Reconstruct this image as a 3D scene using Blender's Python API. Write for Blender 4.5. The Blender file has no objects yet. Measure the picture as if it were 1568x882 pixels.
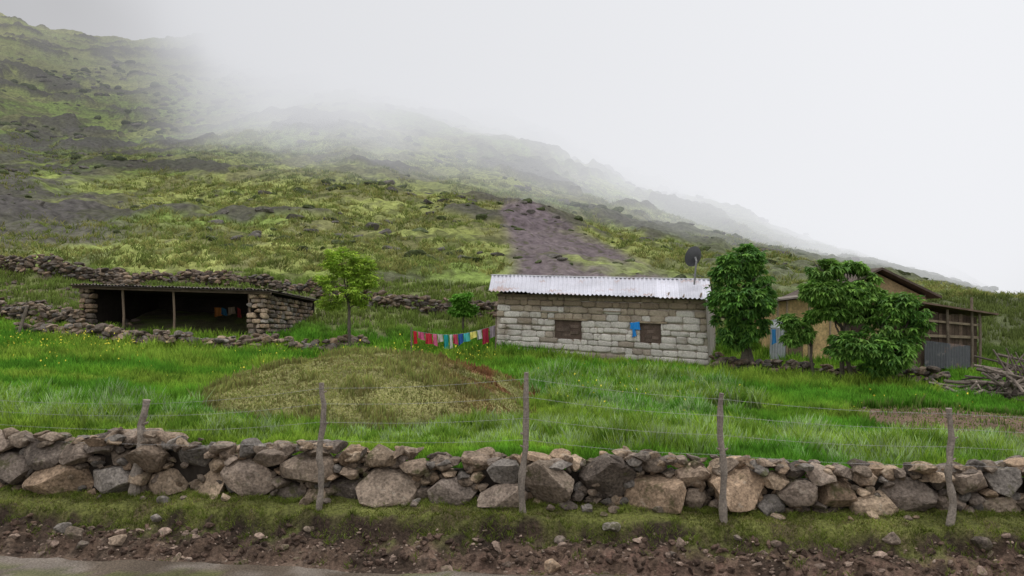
import bpy, bmesh, math, numpy as np
from mathutils import Vector, Matrix
R = np.random.default_rng(7)
F_ = 1220.0; CZ = 3.3
def P(u, v, Y):            # image pixel u, v at an assumed depth Y -> world metres
    return np.array([(u-784)*Y/F_, Y, CZ-(v-480)*Y/F_])

# ---------------------------------------------------------------- noise
def _h(ix, iy, s):
    n = (ix.astype(np.int64)*374761393 + iy.astype(np.int64)*668265263 + s*1442695041) & 0xffffffff
    n = ((n ^ (n >> 13))*1274126177) & 0xffffffff
    n = (n ^ (n >> 16)) & 0xffffffff
    return n/4294967295.0
def vn(x, y, s=0):
    x = np.asarray(x, float); y = np.asarray(y, float)
    ix = np.floor(x); iy = np.floor(y); fx = x-ix; fy = y-iy
    fx = fx*fx*fx*(fx*(fx*6-15)+10); fy = fy*fy*fy*(fy*(fy*6-15)+10)
    a = _h(ix, iy, s); b = _h(ix+1, iy, s); c = _h(ix, iy+1, s); d = _h(ix+1, iy+1, s)
    return (a*(1-fx)+b*fx)*(1-fy)+(c*(1-fx)+d*fx)*fy
def fbm(x, y, s=0, o=4):
    t = 0; a = .5; n = 0
    for i in range(o):
        xr = x*0.8-y*0.6; yr = x*0.6+y*0.8
        t = t+a*vn(x, y, s+i*17); n += a; a *= .5; x = xr*2.03+5.1; y = yr*2.03+1.7
    return t/n
def sst(a, b, x):
    t = np.clip((x-a)/(b-a), 0, 1); return t*t*(3-2*t)
def mixc(c, k, m):
    return c*(1-m[..., None])+np.array(k)*m[..., None]

# ---------------------------------------------------------------- mesh helpers
def mk(name, V, Fa, mat, col=None, smooth=False, parent=None):
    V = np.ascontiguousarray(V, np.float32); Fa = np.ascontiguousarray(Fa, np.int32)
    me = bpy.data.meshes.new(name); k = Fa.shape[1]
    me.vertices.add(len(V)); me.vertices.foreach_set('co', V.ravel())
    me.loops.add(Fa.size); me.loops.foreach_set('vertex_index', Fa.ravel())
    me.polygons.add(len(Fa)); me.polygons.foreach_set('loop_start', np.arange(len(Fa), dtype=np.int32)*k)
    me.polygons.foreach_set('use_smooth', np.full(len(Fa), smooth))
    me.update(calc_edges=True)
    if col is not None:
        at = me.color_attributes.new('Col', 'FLOAT_COLOR', 'POINT')
        c = np.ones((len(V), 4), np.float32); c[:, :3] = col
        at.data.foreach_set('color', c.ravel())
    me.materials.append(mat)
    ob = bpy.data.objects.new(name, me); bpy.context.collection.objects.link(ob)
    if parent: ob.parent = parent
    return ob
def empty(name):
    e = bpy.data.objects.new(name, None); bpy.context.collection.objects.link(e); return e

class Geo:
    def __init__(s): s.v = []; s.f = []; s.c = []
    def hexa(s, p, col):
        b = len(s.v); s.v += [tuple(q) for q in p]; s.c += [tuple(col)]*8
        for f in ((0,3,2,1),(4,5,6,7),(0,1,5,4),(1,2,6,5),(2,3,7,6),(3,0,4,7)): s.f.append(tuple(b+i for i in f))
    def slab(s, a, b, c, d, n, col):   # quad abcd extruded by n
        s.hexa([a, b, c, d, a+n, b+n, c+n, d+n], col)
    def beam(s, a, b, w, h, col):
        a = np.array(a, float); b = np.array(b, float); d = b-a; d /= np.linalg.norm(d)
        up = np.array([0, 0, 1.]) if abs(d[2]) < .9 else np.array([0, 1., 0])
        x = np.cross(d, up); x /= np.linalg.norm(x); y = np.cross(x, d)
        q = [(-w/2, -h/2), (w/2, -h/2), (w/2, h/2), (-w/2, h/2)]
        s.hexa([a+x*i+y*j for i, j in q]+[b+x*i+y*j for i, j in q], col)
    def tube(s, pts, rad, col, n=7, wob=0):
        pts = [np.array(p, float) for p in pts]; b = len(s.v)
        for i, p in enumerate(pts):
            d = pts[min(i+1, len(pts)-1)]-pts[max(i-1, 0)]; d /= np.linalg.norm(d)+1e-9
            up = np.array([0.01, 1., 0]) if abs(d[2]) > .7 else np.array([0, 0, 1.])
            x = np.cross(d, up); x /= np.linalg.norm(x); y = np.cross(d, x)
            for k in range(n):
                a = 2*math.pi*k/n; r = rad[i]*(1+wob*R.uniform(-1, 1))
                s.v.append(tuple(p+x*math.cos(a)*r+y*math.sin(a)*r)); s.c.append(tuple(np.array(col)*R.uniform(.85, 1.12)))
        for i in range(len(pts)-1):
            for k in range(n):
                s.f.append((b+i*n+k, b+i*n+(k+1) % n, b+(i+1)*n+(k+1) % n, b+(i+1)*n+k))
        s.f.append(tuple(b+k for k in range(n))[::-1]); s.f.append(tuple(b+(len(pts)-1)*n+k for k in range(n)))
    def face(s, pts, col):
        b = len(s.v); s.v += [tuple(q) for q in pts]; s.c += [tuple(col)]*len(pts); s.f.append(tuple(range(b, b+len(pts))))
    def obj(s, name, mat, parent=None, smooth=False):
        me = bpy.data.meshes.new(name); me.from_pydata(s.v, [], s.f); me.update()
        at = me.color_attributes.new('Col', 'FLOAT_COLOR', 'POINT')
        c = np.ones((len(s.v), 4), np.float32); c[:, :3] = np.array(s.c); at.data.foreach_set('color', c.ravel())
        if smooth: me.polygons.foreach_set('use_smooth', [True]*len(me.polygons))
        me.materials.append(mat); ob = bpy.data.objects.new(name, me); bpy.context.collection.objects.link(ob)
        if parent: ob.parent = parent
        return ob

# ---------------------------------------------------------------- materials
def math_(nt, op, a, b=None, c=None, clamp=False):
    n = nt.nodes.new('ShaderNodeMath'); n.operation = op; n.use_clamp = clamp
    for i, q in enumerate((a, b, c)):
        if q is None: continue
        if isinstance(q, (int, float)): n.inputs[i].default_value = q
        else: nt.links.new(q, n.inputs[i])
    return n.outputs[0]
def noise_(nt, vec, scale, detail=4, rough=.55):
    n = nt.nodes.new('ShaderNodeTexNoise'); n.inputs['Scale'].default_value = scale
    n.inputs['Detail'].default_value = detail; n.inputs['Roughness'].default_value = rough
    nt.links.new(vec, n.inputs['Vector']); return n.outputs['Fac']
def mapr(nt, v, a, b, c, d):
    n = nt.nodes.new('ShaderNodeMapRange'); nt.links.new(v, n.inputs[0])
    for i, q in enumerate((a, b, c, d)): n.inputs[i+1].default_value = q
    return n.outputs[0]
def mixn(nt, fac, a, b, mode='MIX'):
    n = nt.nodes.new('ShaderNodeMix'); n.data_type = 'RGBA'; n.blend_type = mode
    for i, q in ((0, fac), (6, a), (7, b)):
        if isinstance(q, (int, float)): n.inputs[i].default_value = q
        elif isinstance(q, tuple): n.inputs[i].default_value = (*q, 1)
        else: nt.links.new(q, n.inputs[i])
    return n.outputs[2]
def material(name, rough=.9, n1=(2, .6, 1.4), n2=(15, .7, 1.3), bump=(20, .3, .05), patch=None, patch2=None, spec=.2, metal=0, transl=0):
    m = bpy.data.materials.new(name); m.use_nodes = True; nt = m.node_tree
    bs = nt.nodes['Principled BSDF']; bs.inputs['Roughness'].default_value = rough
    bs.inputs['Specular IOR Level'].default_value = spec; bs.inputs['Metallic'].default_value = metal
    geo = nt.nodes.new('ShaderNodeNewGeometry'); pos = geo.outputs['Position']
    at = nt.nodes.new('ShaderNodeAttribute'); at.attribute_name = 'Col'
    c = at.outputs['Color']
    for sc, lo, hi in (n1, n2):
        f = mapr(nt, noise_(nt, pos, sc), .3, .7, lo, hi)
        cm = nt.nodes.new('ShaderNodeCombineColor')
        for i in range(3): nt.links.new(f, cm.inputs[i])
        c = mixn(nt, 1.0, c, cm.outputs[0], 'MULTIPLY')
    for pt in (patch, patch2):
        if pt:
            sc, lo, hi, col, amt = pt
            f = mapr(nt, noise_(nt, pos, sc, 6, .65), lo, hi, 0, amt)
            c = mixn(nt, f, c, col)
    nt.links.new(c, bs.inputs['Base Color'])
    if bump:
        b = nt.nodes.new('ShaderNodeBump'); b.inputs['Strength'].default_value = bump[1]; b.inputs['Distance'].default_value = bump[2]
        nt.links.new(noise_(nt, pos, bump[0], 6, .65), b.inputs['Height']); nt.links.new(b.outputs[0], bs.inputs['Normal'])
    if transl:
        tr = nt.nodes.new('ShaderNodeBsdfTranslucent'); nt.links.new(c, tr.inputs['Color'])
        mx = nt.nodes.new('ShaderNodeMixShader'); mx.inputs[0].default_value = transl
        out = nt.nodes['Material Output']
        nt.links.new(bs.outputs[0], mx.inputs[1]); nt.links.new(tr.outputs[0], mx.inputs[2]); nt.links.new(mx.outputs[0], out.inputs[0])
    return m
M_ground = material('ground_soil', .95, (1.3, .65, 1.3), (22, .5, 1.5), (24, .9, .06))
M_hill = material('hill_grass', 1, (.05, .82, 1.18), (1.6, .6, 1.4), (1.3, .9, .6), patch=(.22, .57, .65, (.11, .10, .08), .6), patch2=(1.3, .56, .64, (.10, .11, .045), .6), spec=.05)
M_road = material('road_gravel', .9, (1.0, .7, 1.25), (45, .5, 1.5), (50, .6, .03))
M_rock = material('rock', .88, (3.5, .65, 1.3), (25, .5, 1.45), (16, .9, .04), patch=(7, .59, .67, (.40, .35, .28), .45), patch2=(2.6, .58, .66, (.07, .07, .026), .8))
M_rockfar = material('rock_weathered', .92, (2.5, .6, 1.35), (14, .6, 1.4), (14, .6, .03), patch=(4, .56, .66, (.33, .31, .27), .45))
M_adobe = material('adobe_block', .95, (1.6, .82, 1.12), (20, .78, 1.18), (16, .6, .025), patch=(1.3, .53, .65, (.26, .205, .145), .65), patch2=(7, .61, .69, (.14, .115, .09), .65))
M_mud = material('mud_plaster', .95, (1.5, .7, 1.25), (12, .75, 1.25), (14, .5, .02))
M_tin = material('corrugated_tin', .5, (.8, .85, 1.1), (9, .9, 1.1), None, patch=(.9, .56, .64, (.36, .21, .15), .65), patch2=(4, .6, .7, (.34, .31, .30), .5), spec=.5, metal=.2)
M_wood = material('weathered_wood', .9, (4, .7, 1.25), (40, .65, 1.3), (45, .5, .01))
M_leaf = material('leaves', .6, (1.5, .75, 1.25), (8, .85, 1.15), None, spec=.3, transl=.3)
M_grass = material('grass_blades', .8, (.5, .74, 1.26), (3, .75, 1.25), None, spec=.08, transl=.35)
M_cloth = material('cloth', .95, (4, .9, 1.1), (30, .9, 1.1), None)
M_paint = material('dish_paint', .6, (4, .9, 1.1), (30, .9, 1.1), None, spec=.4)
M_wire = material('wire', .6, (4, .9, 1.1), (30, .9, 1.1), None, metal=.3)

# ---------------------------------------------------------------- terrain
def Yr(x): return 10.2-.11*x+.22*(fbm(x*.6, x*0+3.3, 5)-.5)
def field(x, y):
    yy = np.minimum(y, 46.)
    sp = np.where(yy-28.5 > 8, yy-28.5, np.log1p(np.exp(np.clip((yy-28.5)*1.2, -20, 20)))/1.2)
    return 1.05-.035*np.clip(x, -28, 28)+.012*(yy-13)+.2*sp
def moundm(x, y):
    r = ((x+3.2)/3.8)**2+((y-18.3)/4.6)**2
    r = r*(1+.8*(fbm(x*.5, y*.5, 9)-.5))
    return np.clip(1-r, 0, 1)
def gz(x, y):
    x = np.asarray(x, float); y = np.asarray(y, float)
    d = y-Yr(x)
    bt = .72+.5*(fbm(x*.9, x*0+8, 33)-.5)+.10*(fbm(x*5, x*0+2, 34)-.5)
    low = np.interp(d/bt, [-.2, 0, .12, .45, .72, .84, 1.0, 1.5, 2.2], [-.03, 0, .10, .20, .31, .44, .50, .58, .70])
    rough = sst(-.02, .08, d)*(1-sst(.62, .8, d))
    low = low+rough*(.34*(fbm(x*2.4, y*3, 21, 5)-.5)+.20*(fbm(x*8, y*8, 22, 3)-.5))
    low = low+.10*(fbm(x*1.8, y*2.5, 23, 3)-.5)*sst(.7, .9, d)
    f = field(x, y)+1.05*moundm(x, y)**.6*(1+.35*(fbm(x*1.5, y*1.5, 4)-.5))
    f = f+.14*(fbm(x*.35, y*.35, 40)-.5)+.05*(fbm(x*2, y*2, 41)-.5)
    f = f+sst(32, 42, y)*(.8*(fbm(x*.25, y*.25, 44)-.5)+.5*(fbm(x*.9, y*.9, 45)-.5))
    w = sst(1.4, 2.1, d)
    return low*(1-w)+f*w
def brownm(x, y):
    a = 1-(((x-10.9)/3.9)**2+((y-17.4)/4.2)**2)
    b = 1-(((x-5.4)/1.0)**2+((y-18.8)/.8)**2)
    return np.clip(np.maximum(a, b)*1.9+1.0*(fbm(x*.9, y*.9, 51)-.5), 0, 1)
def cropm(x, y):
    a = 1-(((x-3.0)/3.8)**2+((y-21.0)/4.6)**2)
    b = 1-np.abs((y-14.0+.11*x)/1.7)
    return sst(.05, .4, np.maximum(a, b)+.9*(fbm(x*.6, y*.6, 52)-.5))
def gridF(nr, nc):
    i = np.arange(nr-1)[:, None]*nc+np.arange(nc-1)[None, :]
    return np.stack([i, i+1, i+nc+1, i+nc], -1).reshape(-1, 4)

xs = np.concatenate([np.arange(-75, -30, 1.5), np.arange(-30, -13, .2), np.arange(-13, 13, .05), np.arange(13, 30, .2), np.arange(30, 76, 1.5)])
ys = np.concatenate([np.arange(-40, 8.2, 1.2), np.arange(8.3, 12.4, .035), np.arange(12.4, 30, .14), np.arange(30, 48.1, .25)])
X, Y = np.meshgrid(xs, ys); Z = gz(X, Y)
d = Y-Yr(X)
n1 = fbm(X*1.2, Y*1.2, 60); n2 = fbm(X*6, Y*6, 61)
C = np.zeros(X.shape+(3,))+np.array([.05, .10, .02])
C = mixc(C, (.22, .215, .08), sst(.02, .15, moundm(X, Y)))
redr = sst(.0, .1, moundm(X, Y))*sst(-2.6, -.2, X+.3*(Y-18))*sst(.42, .56, n1+.1)
C = mixc(C, (.18, .09, .045), redr)
C = mixc(C, (.17, .115, .08), sst(.3, .6, brownm(X, Y)))
hg = sst(29, 36, Y); C = mixc(C, (.16, .19, .06), hg)
C = mixc(C, (.12, .105, .062), hg*sst(.48, .60, n1)*.8)
C = mixc(C, (.14, .12, .078), sst(-11, -17, X)*sst(30.5, 33, Y)*sst(.38, .58, n1))
C = mixc(C, (.09, .105, .05), sst(13, 20, X)*sst(29, 33, Y)*.8)
led = 1-sst(1.25, 1.6, d); C = mixc(C, (.13, .14, .038), led); C = mixc(C, (.10, .075, .045), led*sst(.50, .62, n2*.6+n1*.4)*.8)
mossy = sst(.5, .62, n1*.6+n2*.4)
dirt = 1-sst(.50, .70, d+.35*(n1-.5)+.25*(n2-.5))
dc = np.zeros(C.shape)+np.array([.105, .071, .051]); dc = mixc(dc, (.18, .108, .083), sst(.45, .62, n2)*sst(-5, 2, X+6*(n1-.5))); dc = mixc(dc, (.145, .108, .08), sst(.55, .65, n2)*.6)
dc = mixc(dc, (.035, .025, .018), sst(.5, .35, fbm(X*2.5, Y*4, 63))*.75); dc = mixc(dc, (.030, .021, .015), sst(.30, .48, d)*.75)  # dark band below the turf step: overhang shade painted into soil colour
dc = mixc(dc, (.12, .13, .038), mossy*sst(.15, .5, d)*.9)
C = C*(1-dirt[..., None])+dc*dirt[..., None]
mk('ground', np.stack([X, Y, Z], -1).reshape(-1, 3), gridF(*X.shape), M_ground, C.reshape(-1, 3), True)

# road
xr = np.arange(-75, 75, .12); tt = np.linspace(0, 1, 40)
XX, TT = np.meshgrid(xr, tt); ye = Yr(XX)-.18+.30*(fbm(XX*1.6, XX*0, 70, 5)-.5)
YY = 3.2+(ye-3.2)*TT; ZZ = .006+.022*fbm(XX*1.5, YY*1.5, 71)
cc = np.zeros(XX.shape+(3,))+np.array([.19, .162, .135]); cc = mixc(cc, (.10, .078, .058), sst(.42, .58, fbm(XX*1.2, YY*3, 72))); cc = mixc(cc, (.10, .11, .035), sst(.60, .66, fbm(XX*1.0, YY*2, 73))*.7)
mk('road', np.stack([XX, YY, ZZ], -1).reshape(-1, 3), gridF(*XX.shape), M_road, cc.reshape(-1, 3), True)

# mountain
Ea = np.array([-1.6, -1.0, -.642, -.58, -.48, -.40, -.2, 0, .177, .341, .41, .456, .505, .57, .642, .75, 1.6])
Ev = np.array([.42, .40, .372, .350, .338, .343, .355, .30, .205, .130, .109, .095, .073, .045, .002, -.02, -.02])
def mount(x, y):
    a = x/y; E = np.interp(a, Ea, Ev); Rg = 520-130*sst(-.1, .45, a)
    s = (y-45)/(Rg-45); sc_ = np.clip(s, 0, 1)
    pl = np.clip(1-45/y, 0, 1)/(1-45/Rg)
    g = np.where(s < 1, .5*pl+.5*sc_**.70, 1-(s-1)*1.1)
    rise = y*E*g*(s > 0)
    am = sst(0, .35, s)*np.clip(E*5, .12, 1)
    base = field(x, np.minimum(y, 46.))
    wv = fbm(x/90, y/90, 80)-.5
    xx = x+25*wv; yy = y+25*(fbm(x/80, y/80, 81)-.5)
    rg = 1-np.abs(2*fbm(xx/45, yy/100, 82, 5)-1)
    z = base+rise+am*(9*(fbm(xx/120, yy/120, 83)-.5)+7*(rg-.6))
    z = z+am*4*(fbm(x/18, y/18, 84, 4)-.5)+sst(0, .04, s)*(1.7*(fbm(x/6, y/6, 85, 4)-.5))+.8*sst(0, .01, s)*(fbm(x/1.5, y/1.8, 86, 3)-.5)
    oc = sst(.61, .68, fbm(xx/22, yy/14, 87, 5))
    z = z+oc*np.maximum(am, .35*sst(0, .05, s))*(2.4*fbm(x/4, y/4, 88, 4)+.4)
    z = z+(.8*(fbm(x*.25, y*.25, 44)-.5)+.5*(fbm(x*.9, y*.9, 45)-.5))*(1-sst(46, 56, y))
    z = z-sst(48.2, 44, y)*.4
    return z, oc, s, a
def scree_masks(x, y, z):
    br = 784+F_*x/y; el = 480-F_*(z-CZ)/y  # br, el: image pixel column and row of each point
    wob = 120*(fbm(x/40, y/40, 92, 5)-.5)
    left = sst(200, 60, br+wob-.4*(el-200))*sst(170, 205, el)*sst(440, 340, el)
    cx = 800+np.clip(el-320, 0, 200)*.95; wd = 20+np.clip(el-305, 0, 120)*.85
    gul = sst(1.2, .75, np.abs((br-cx+.30*wob)/wd))*sst(298, 316, el)*sst(470, 440, el)
    return left, gul, br
av = np.concatenate([np.linspace(-1.5, -.72, 90), np.linspace(-.715, .715, 1000), np.linspace(.72, 1.5, 90)])
yv = np.concatenate([44+np.geomspace(.6, 500, 760), np.linspace(550, 1400, 50)])
A, Y = np.meshgrid(av, yv); X = A*Y
Z, oc, s, a = mount(X, Y)
ngr = fbm(X/30, Y/30, 90, 5); nf = fbm(X/7, Y/7, 91, 4)
C = np.zeros(X.shape+(3,))+np.array([.35, .385, .125])
C = mixc(C, (.25, .335, .09), sst(.4, .6, ngr))
C = mixc(C, (.20, .185, .10), sst(.50, .64, nf)*.7)
tus = fbm(X/1.4, Y/2.0, 95, 3); C = mixc(C, (.11, .12, .052), sst(.55, .67, tus)*.7)
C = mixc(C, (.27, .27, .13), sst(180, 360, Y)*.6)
C = mixc(C, (.11, .102, .09), oc*.9)
sl, sc, uu = scree_masks(X, Y, Z)
C = mixc(C, (.135, .125, .118), sl*.85*sst(.36, .54, nf+.05))
C = mixc(C, (.205, .165, .178), sc*.95*sst(.2, .45, nf+.1))
C = mixc(C, (.17, .19, .11), sst(940, 1150, uu)*.7)
mk('mountain', np.stack([X, Y, Z], -1).reshape(-1, 3), gridF(*X.shape), M_hill, C.reshape(-1, 3), True)

# ---------------------------------------------------------------- rocks
def ico(n):
    bm = bmesh.new(); bmesh.ops.create_icosphere(bm, subdivisions=n, radius=1)
    V = np.array([v.co[:] for v in bm.verts]); Fa = np.array([[v.index for v in f.verts] for f in bm.faces]); bm.free()
    return V, Fa
ICO = {n: ico(n) for n in (1, 2, 3, 4)}
def rand_rot(n, tilt=1.0):
    ax = R.normal(size=(n, 3)); ax /= np.linalg.norm(ax, axis=1)[:, None]; an = R.uniform(-np.pi, np.pi, n)*tilt
    K = np.zeros((n, 3, 3)); K[:, 0, 1] = -ax[:, 2]; K[:, 0, 2] = ax[:, 1]; K[:, 1, 0] = ax[:, 2]; K[:, 1, 2] = -ax[:, 0]; K[:, 2, 0] = -ax[:, 1]; K[:, 2, 1] = ax[:, 0]
    return np.eye(3)+np.sin(an)[:, None, None]*K+(1-np.cos(an))[:, None, None]*(K@K)
def cuts(V, k=9, lo=.55, hi=.95):
    n = len(V)
    for _ in range(k):
        nn = R.normal(size=(n, 1, 3)); nn /= np.linalg.norm(nn, axis=2)[..., None]
        dd = R.uniform(lo, hi, (n, 1)); e = np.maximum((V*nn).sum(2)-dd, 0)
        V = V-e[..., None]*nn*.98
    return V
def lump(V, amp):
    n = len(V); o = np.zeros(V.shape[:2])
    for f in (2.5, 5, 9, 15):
        k = R.normal(size=(n, 1, 3))*f; ph = R.uniform(0, 6.28, (n, 1)); o += np.sin((V*k).sum(2)+ph)/f**.7
    return V*(1+amp*o)[..., None]
def rocks(name, cen, size, cols, sub=2, mat=None, tilt=1.0, parent=None, k=11, lo=.42, hi=.85, smooth=False):
    cen = np.asarray(cen, float); n = len(cen); T, Fa = ICO[sub]
    V = np.repeat(T[None], n, 0); V = cuts(V, k, lo, hi); V = lump(V, .035)
    V = V*np.asarray(size)[:, None, :]; V = np.einsum('nij,nmj->nmi', rand_rot(n, tilt), V)+cen[:, None, :]
    FF = (Fa[None]+(np.arange(n)*len(T))[:, None, None]).reshape(-1, 3)
    C = np.repeat(np.asarray(cols)[:, None, :], len(T), 1).reshape(-1, 3)
    return mk(name, V.reshape(-1, 3), FF, mat or M_rock, C, smooth, parent)
PAL = np.array([[.30, .215, .145], [.27, .205, .15], [.24, .19, .15], [.33, .25, .175], [.15, .122, .10], [.225, .20, .175], [.21, .165, .125]])
def pal(n, br=1.0, var=.25):
    return PAL[R.integers(0, len(PAL), n)]*br*(1+R.uniform(-var, var, (n, 1)))

AX = 1.48
def packed_wall(name, x0, x1, base, top, line, tiers, depth, sub=4, br=1.0, mat=None, parent=None, slack=1.07):
    """dry-laid stones fitted against each other. s = distance along the wall / AX, t = height"""
    pts = []
    for r, tries, maxf in tiers:
        for _ in range(tries):
            s = R.uniform(x0/AX, x1/AX); H = top(s*AX)-base(s*AX); t = R.uniform(0, 1)*H*maxf
            ri = r*R.uniform(.85, 1.2)
            if t+ri*.45 > H*1.1: continue
            if t < ri*.35: continue
            ok = True
            for q in pts:
                if abs(q[0]-s) < 1.2 and (q[0]-s)**2+(q[1]-t)**2 < (.84*(q[2]+ri))**2: ok = False; break
            if ok: pts.append((s, t, ri))
    pts = np.array(pts); n = len(pts); print('wall stones', n)
    T, Fa = ICO[sub]; m = len(T)
    th = np.arctan2(T[:, 2], T[:, 0]); dx = np.cos(th); dz = np.sin(th)
    rad2 = np.sqrt(T[:, 0]**2+T[:, 2]**2)
    V = np.zeros((n, m, 3))
    for i in range(n):
        D = pts[:, :2]-pts[i, :2]; L2 = (D**2).sum(1); idx = np.where((L2 > 0) & (L2 < 1.6))[0]
        b = np.full(m, pts[i, 2]*1.85)
        if len(idx):
            D = D[idx]; w = (L2[idx]+pts[i, 2]**2-pts[idx, 2]**2)/2
            pr = dx[:, None]*D[None, :, 0]+dz[:, None]*D[None, :, 1]
            tq = np.where(pr > 1e-4, w[None]/np.maximum(pr, 1e-4), 9)
            b = np.minimum(b, np.maximum(tq.min(1), .02))
        b = np.where(dz < -.01, np.minimum(b, (pts[i, 1]+.05)/np.maximum(-dz, .01)), b)
        b = np.where(dz > .01, np.minimum(b, pts[i, 2]*1.2/np.maximum(dz, .01)), b)
        sr = np.clip(rad2, 0, 1)**.33
        V[i, :, 0] = dx*b*sr*slack; V[i, :, 2] = dz*b*sr*slack; V[i, :, 1] = np.sign(T[:, 1])*np.abs(T[:, 1])**.7
    S = np.stack([pts[:, 2], np.ones(n), pts[:, 2]], 1)[:, None, :]
    V = V/S; V = cuts(V, 16, .72, 1.2); V = lump(V, .02)
    dep = depth*R.uniform(.75, 1.2, n)*np.clip(.6+pts[:, 2]*2, .7, 1.2)
    V = V*S; V[..., 1] *= dep[:, None]
    rz = R.normal(0, .12, n)[:, None]; vx = V[..., 0]*np.cos(rz)-V[..., 2]*np.sin(rz); vz = V[..., 0]*np.sin(rz)+V[..., 2]*np.cos(rz)
    lx = R.normal(0, .28, (n, 1)); lz = R.normal(.10, .32, (n, 1)); vy = V[..., 1]+vx*lx+vz*lz
    t = pts[:, 1][:, None]+vz; vx = vx*AX; s0 = pts[:, 0]*AX
    bz = base(s0)[:, None]
    px, py, nx, ny = line(s0)
    off = R.uniform(-.09, .08, (n, 1))
    Wx = px[:, None]+vx*ny[:, None]+nx[:, None]*(vy+off)
    Wy = py[:, None]-vx*nx[:, None]+ny[:, None]*(vy+off)
    W = np.stack([Wx, Wy, bz+t], -1)
    FF = (Fa[None]+(np.arange(n)*m)[:, None, None]).reshape(-1, 3)
    C = np.repeat(pal(n, br, .4)[:, None, :], m, 1)
    return mk(name, W.reshape(-1, 3), FF, mat or M_rock, C.reshape(-1, 3), False, parent)

# --- front dry stone wall
def Yr0(x): return 10.2-.11*x
def wl(s):
    L = math.hypot(1, .11)
    return s, Yr0(s)+1.35, np.full(np.shape(s), .11/L), np.full(np.shape(s), 1/L)
def wbase(s): return gz(s, Yr0(s)+1.15)-.04
def wtop(s): return 1.20-.028*np.asarray(s)*(np.asarray(s) < 0)+.22*(fbm(np.asarray(s)*.9, np.asarray(s)*0, 99)-.5)
fw = empty('dry_stone_wall')
packed_wall('stones', -12.5, 12.5, wbase, wtop, wl, [(.26, 50, .62), (.20, 380, .8), (.14, 1800, .95), (.095, 3500, 1), (.062, 6000, 1.0)], .25, 4, .95, parent=fw)
g = Geo()
for s0 in np.arange(-12.4, 12.4, .4):
    q = []
    for s in (s0, s0+.4):
        px, py, nx, ny = wl(np.array([s])); q.append((px[0], py[0], nx[0], ny[0], float(wbase(np.array([s]))[0])-.1, float(wtop(np.array([s]))[0])-.18))
    a, b = q
    pt = lambda q, o, z: np.array([q[0]+q[2]*o, q[1]+q[3]*o, z])
    g.hexa([pt(a, -.0, a[4]), pt(b, -.0, b[4]), pt(b, .2, b[4]), pt(a, .2, a[4]), pt(a, .02, a[5]), pt(b, .02, b[5]), pt(b, .2, b[5]), pt(a, .2, a[5])], (.03, .024, .019))
g.obj('earth_core', M_mud, fw)
n = 520; s = R.uniform(-12.3, 12.3, n); sz = R.uniform(.05, .10, n); wb = wbase(s); wt_ = wtop(s)
rocks('chinking_stones', np.stack([s, Yr0(s)+1.35+R.uniform(-.13, -.01, n), wb+(wt_-wb)*R.uniform(0, .95, n)], 1), np.stack([sz*1.4, sz, sz*.9], 1), pal(n, .65), 2, M_rock, .4, fw)
n = 280; s = R.uniform(-12.3, 12.3, n); o = R.uniform(-.2, .2, n); sz = R.uniform(.04, .15, n)
rocks('cap_stones', np.stack([s, Yr0(s)+1.35+o, wtop(s)+R.uniform(-.07, .07, n)], 1), np.stack([sz*1.6, sz*1.1, sz*.75], 1), pal(n, 1.0, .35), 3, M_rock, .3, fw)
n = 40; s = R.uniform(-12.3, 12.3, n); sz = R.uniform(.04, .11, n); yy = Yr0(s)+R.uniform(.95, 1.12, n)
rocks('foot_stones', np.stack([s, yy, gz(s, yy)+sz*.2], 1), np.stack([sz*1.3, sz, sz*.8], 1), pal(n), 3, M_rock, .3, fw)

# bank stones
n = 1500; s = R.uniform(-9, 9, n); yy = Yr(s)+R.uniform(-.3, .55, n); sz = R.uniform(.006, .028, n)
n_b = 100; s = np.concatenate([s, R.uniform(-9, 9, n_b)]); yb = Yr(s[n:])+R.uniform(-.05, .55, n_b); yy = np.concatenate([yy, yb]); sz = np.concatenate([sz, R.uniform(.03, .085, n_b)])
rocks('bank_stones', np.stack([s, yy, gz(s, yy)+sz*.1], 1), np.stack([sz*1.4, sz, sz*.75], 1), np.array([.24, .178, .14])*(1+R.uniform(-.45, .35, (len(s), 1))), 2, M_rock, .4)
n = 900; s = R.uniform(-9, 9, n); yy = Yr(s)+R.uniform(.0, .52, n); sz = R.uniform(.02, .06, n)
rocks('earth_clods', np.stack([s, yy, gz(s, yy)], 1), np.stack([sz*1.4, sz, sz*.8], 1), np.array([.105, .07, .052])*(1+R.uniform(-.5, .3, (n, 1))), 2, M_ground, .6)
cb = [(118, 822, .16), (98, 812, .12), (180, 830, .13), (125, 838, .10), (240, 797, .10), (345, 765, .10), (935, 812, .12), (858, 830, .08), (1365, 828, .12), (1500, 835, .13), (845, 872, .14), (1130, 828, .07), (470, 812, .06), (1030, 850, .06)]
cc_, ss_ = [], []
for u, v, r in cb:
    Yq = np.linspace(8.5, 13, 900); zz = CZ-(v-480)*Yq/F_; xx = (u-784)*Yq/F_; k = np.argmax(gz(xx, Yq) >= zz)
    cc_.append([xx[k], Yq[k], gz(xx[k], Yq[k])+r*.25]); ss_.append([r*1.15, r*.9, r*.75])
rocks('boulders', cc_, ss_, pal(len(cc_), 1.1), 3, M_rock, .3)

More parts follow.
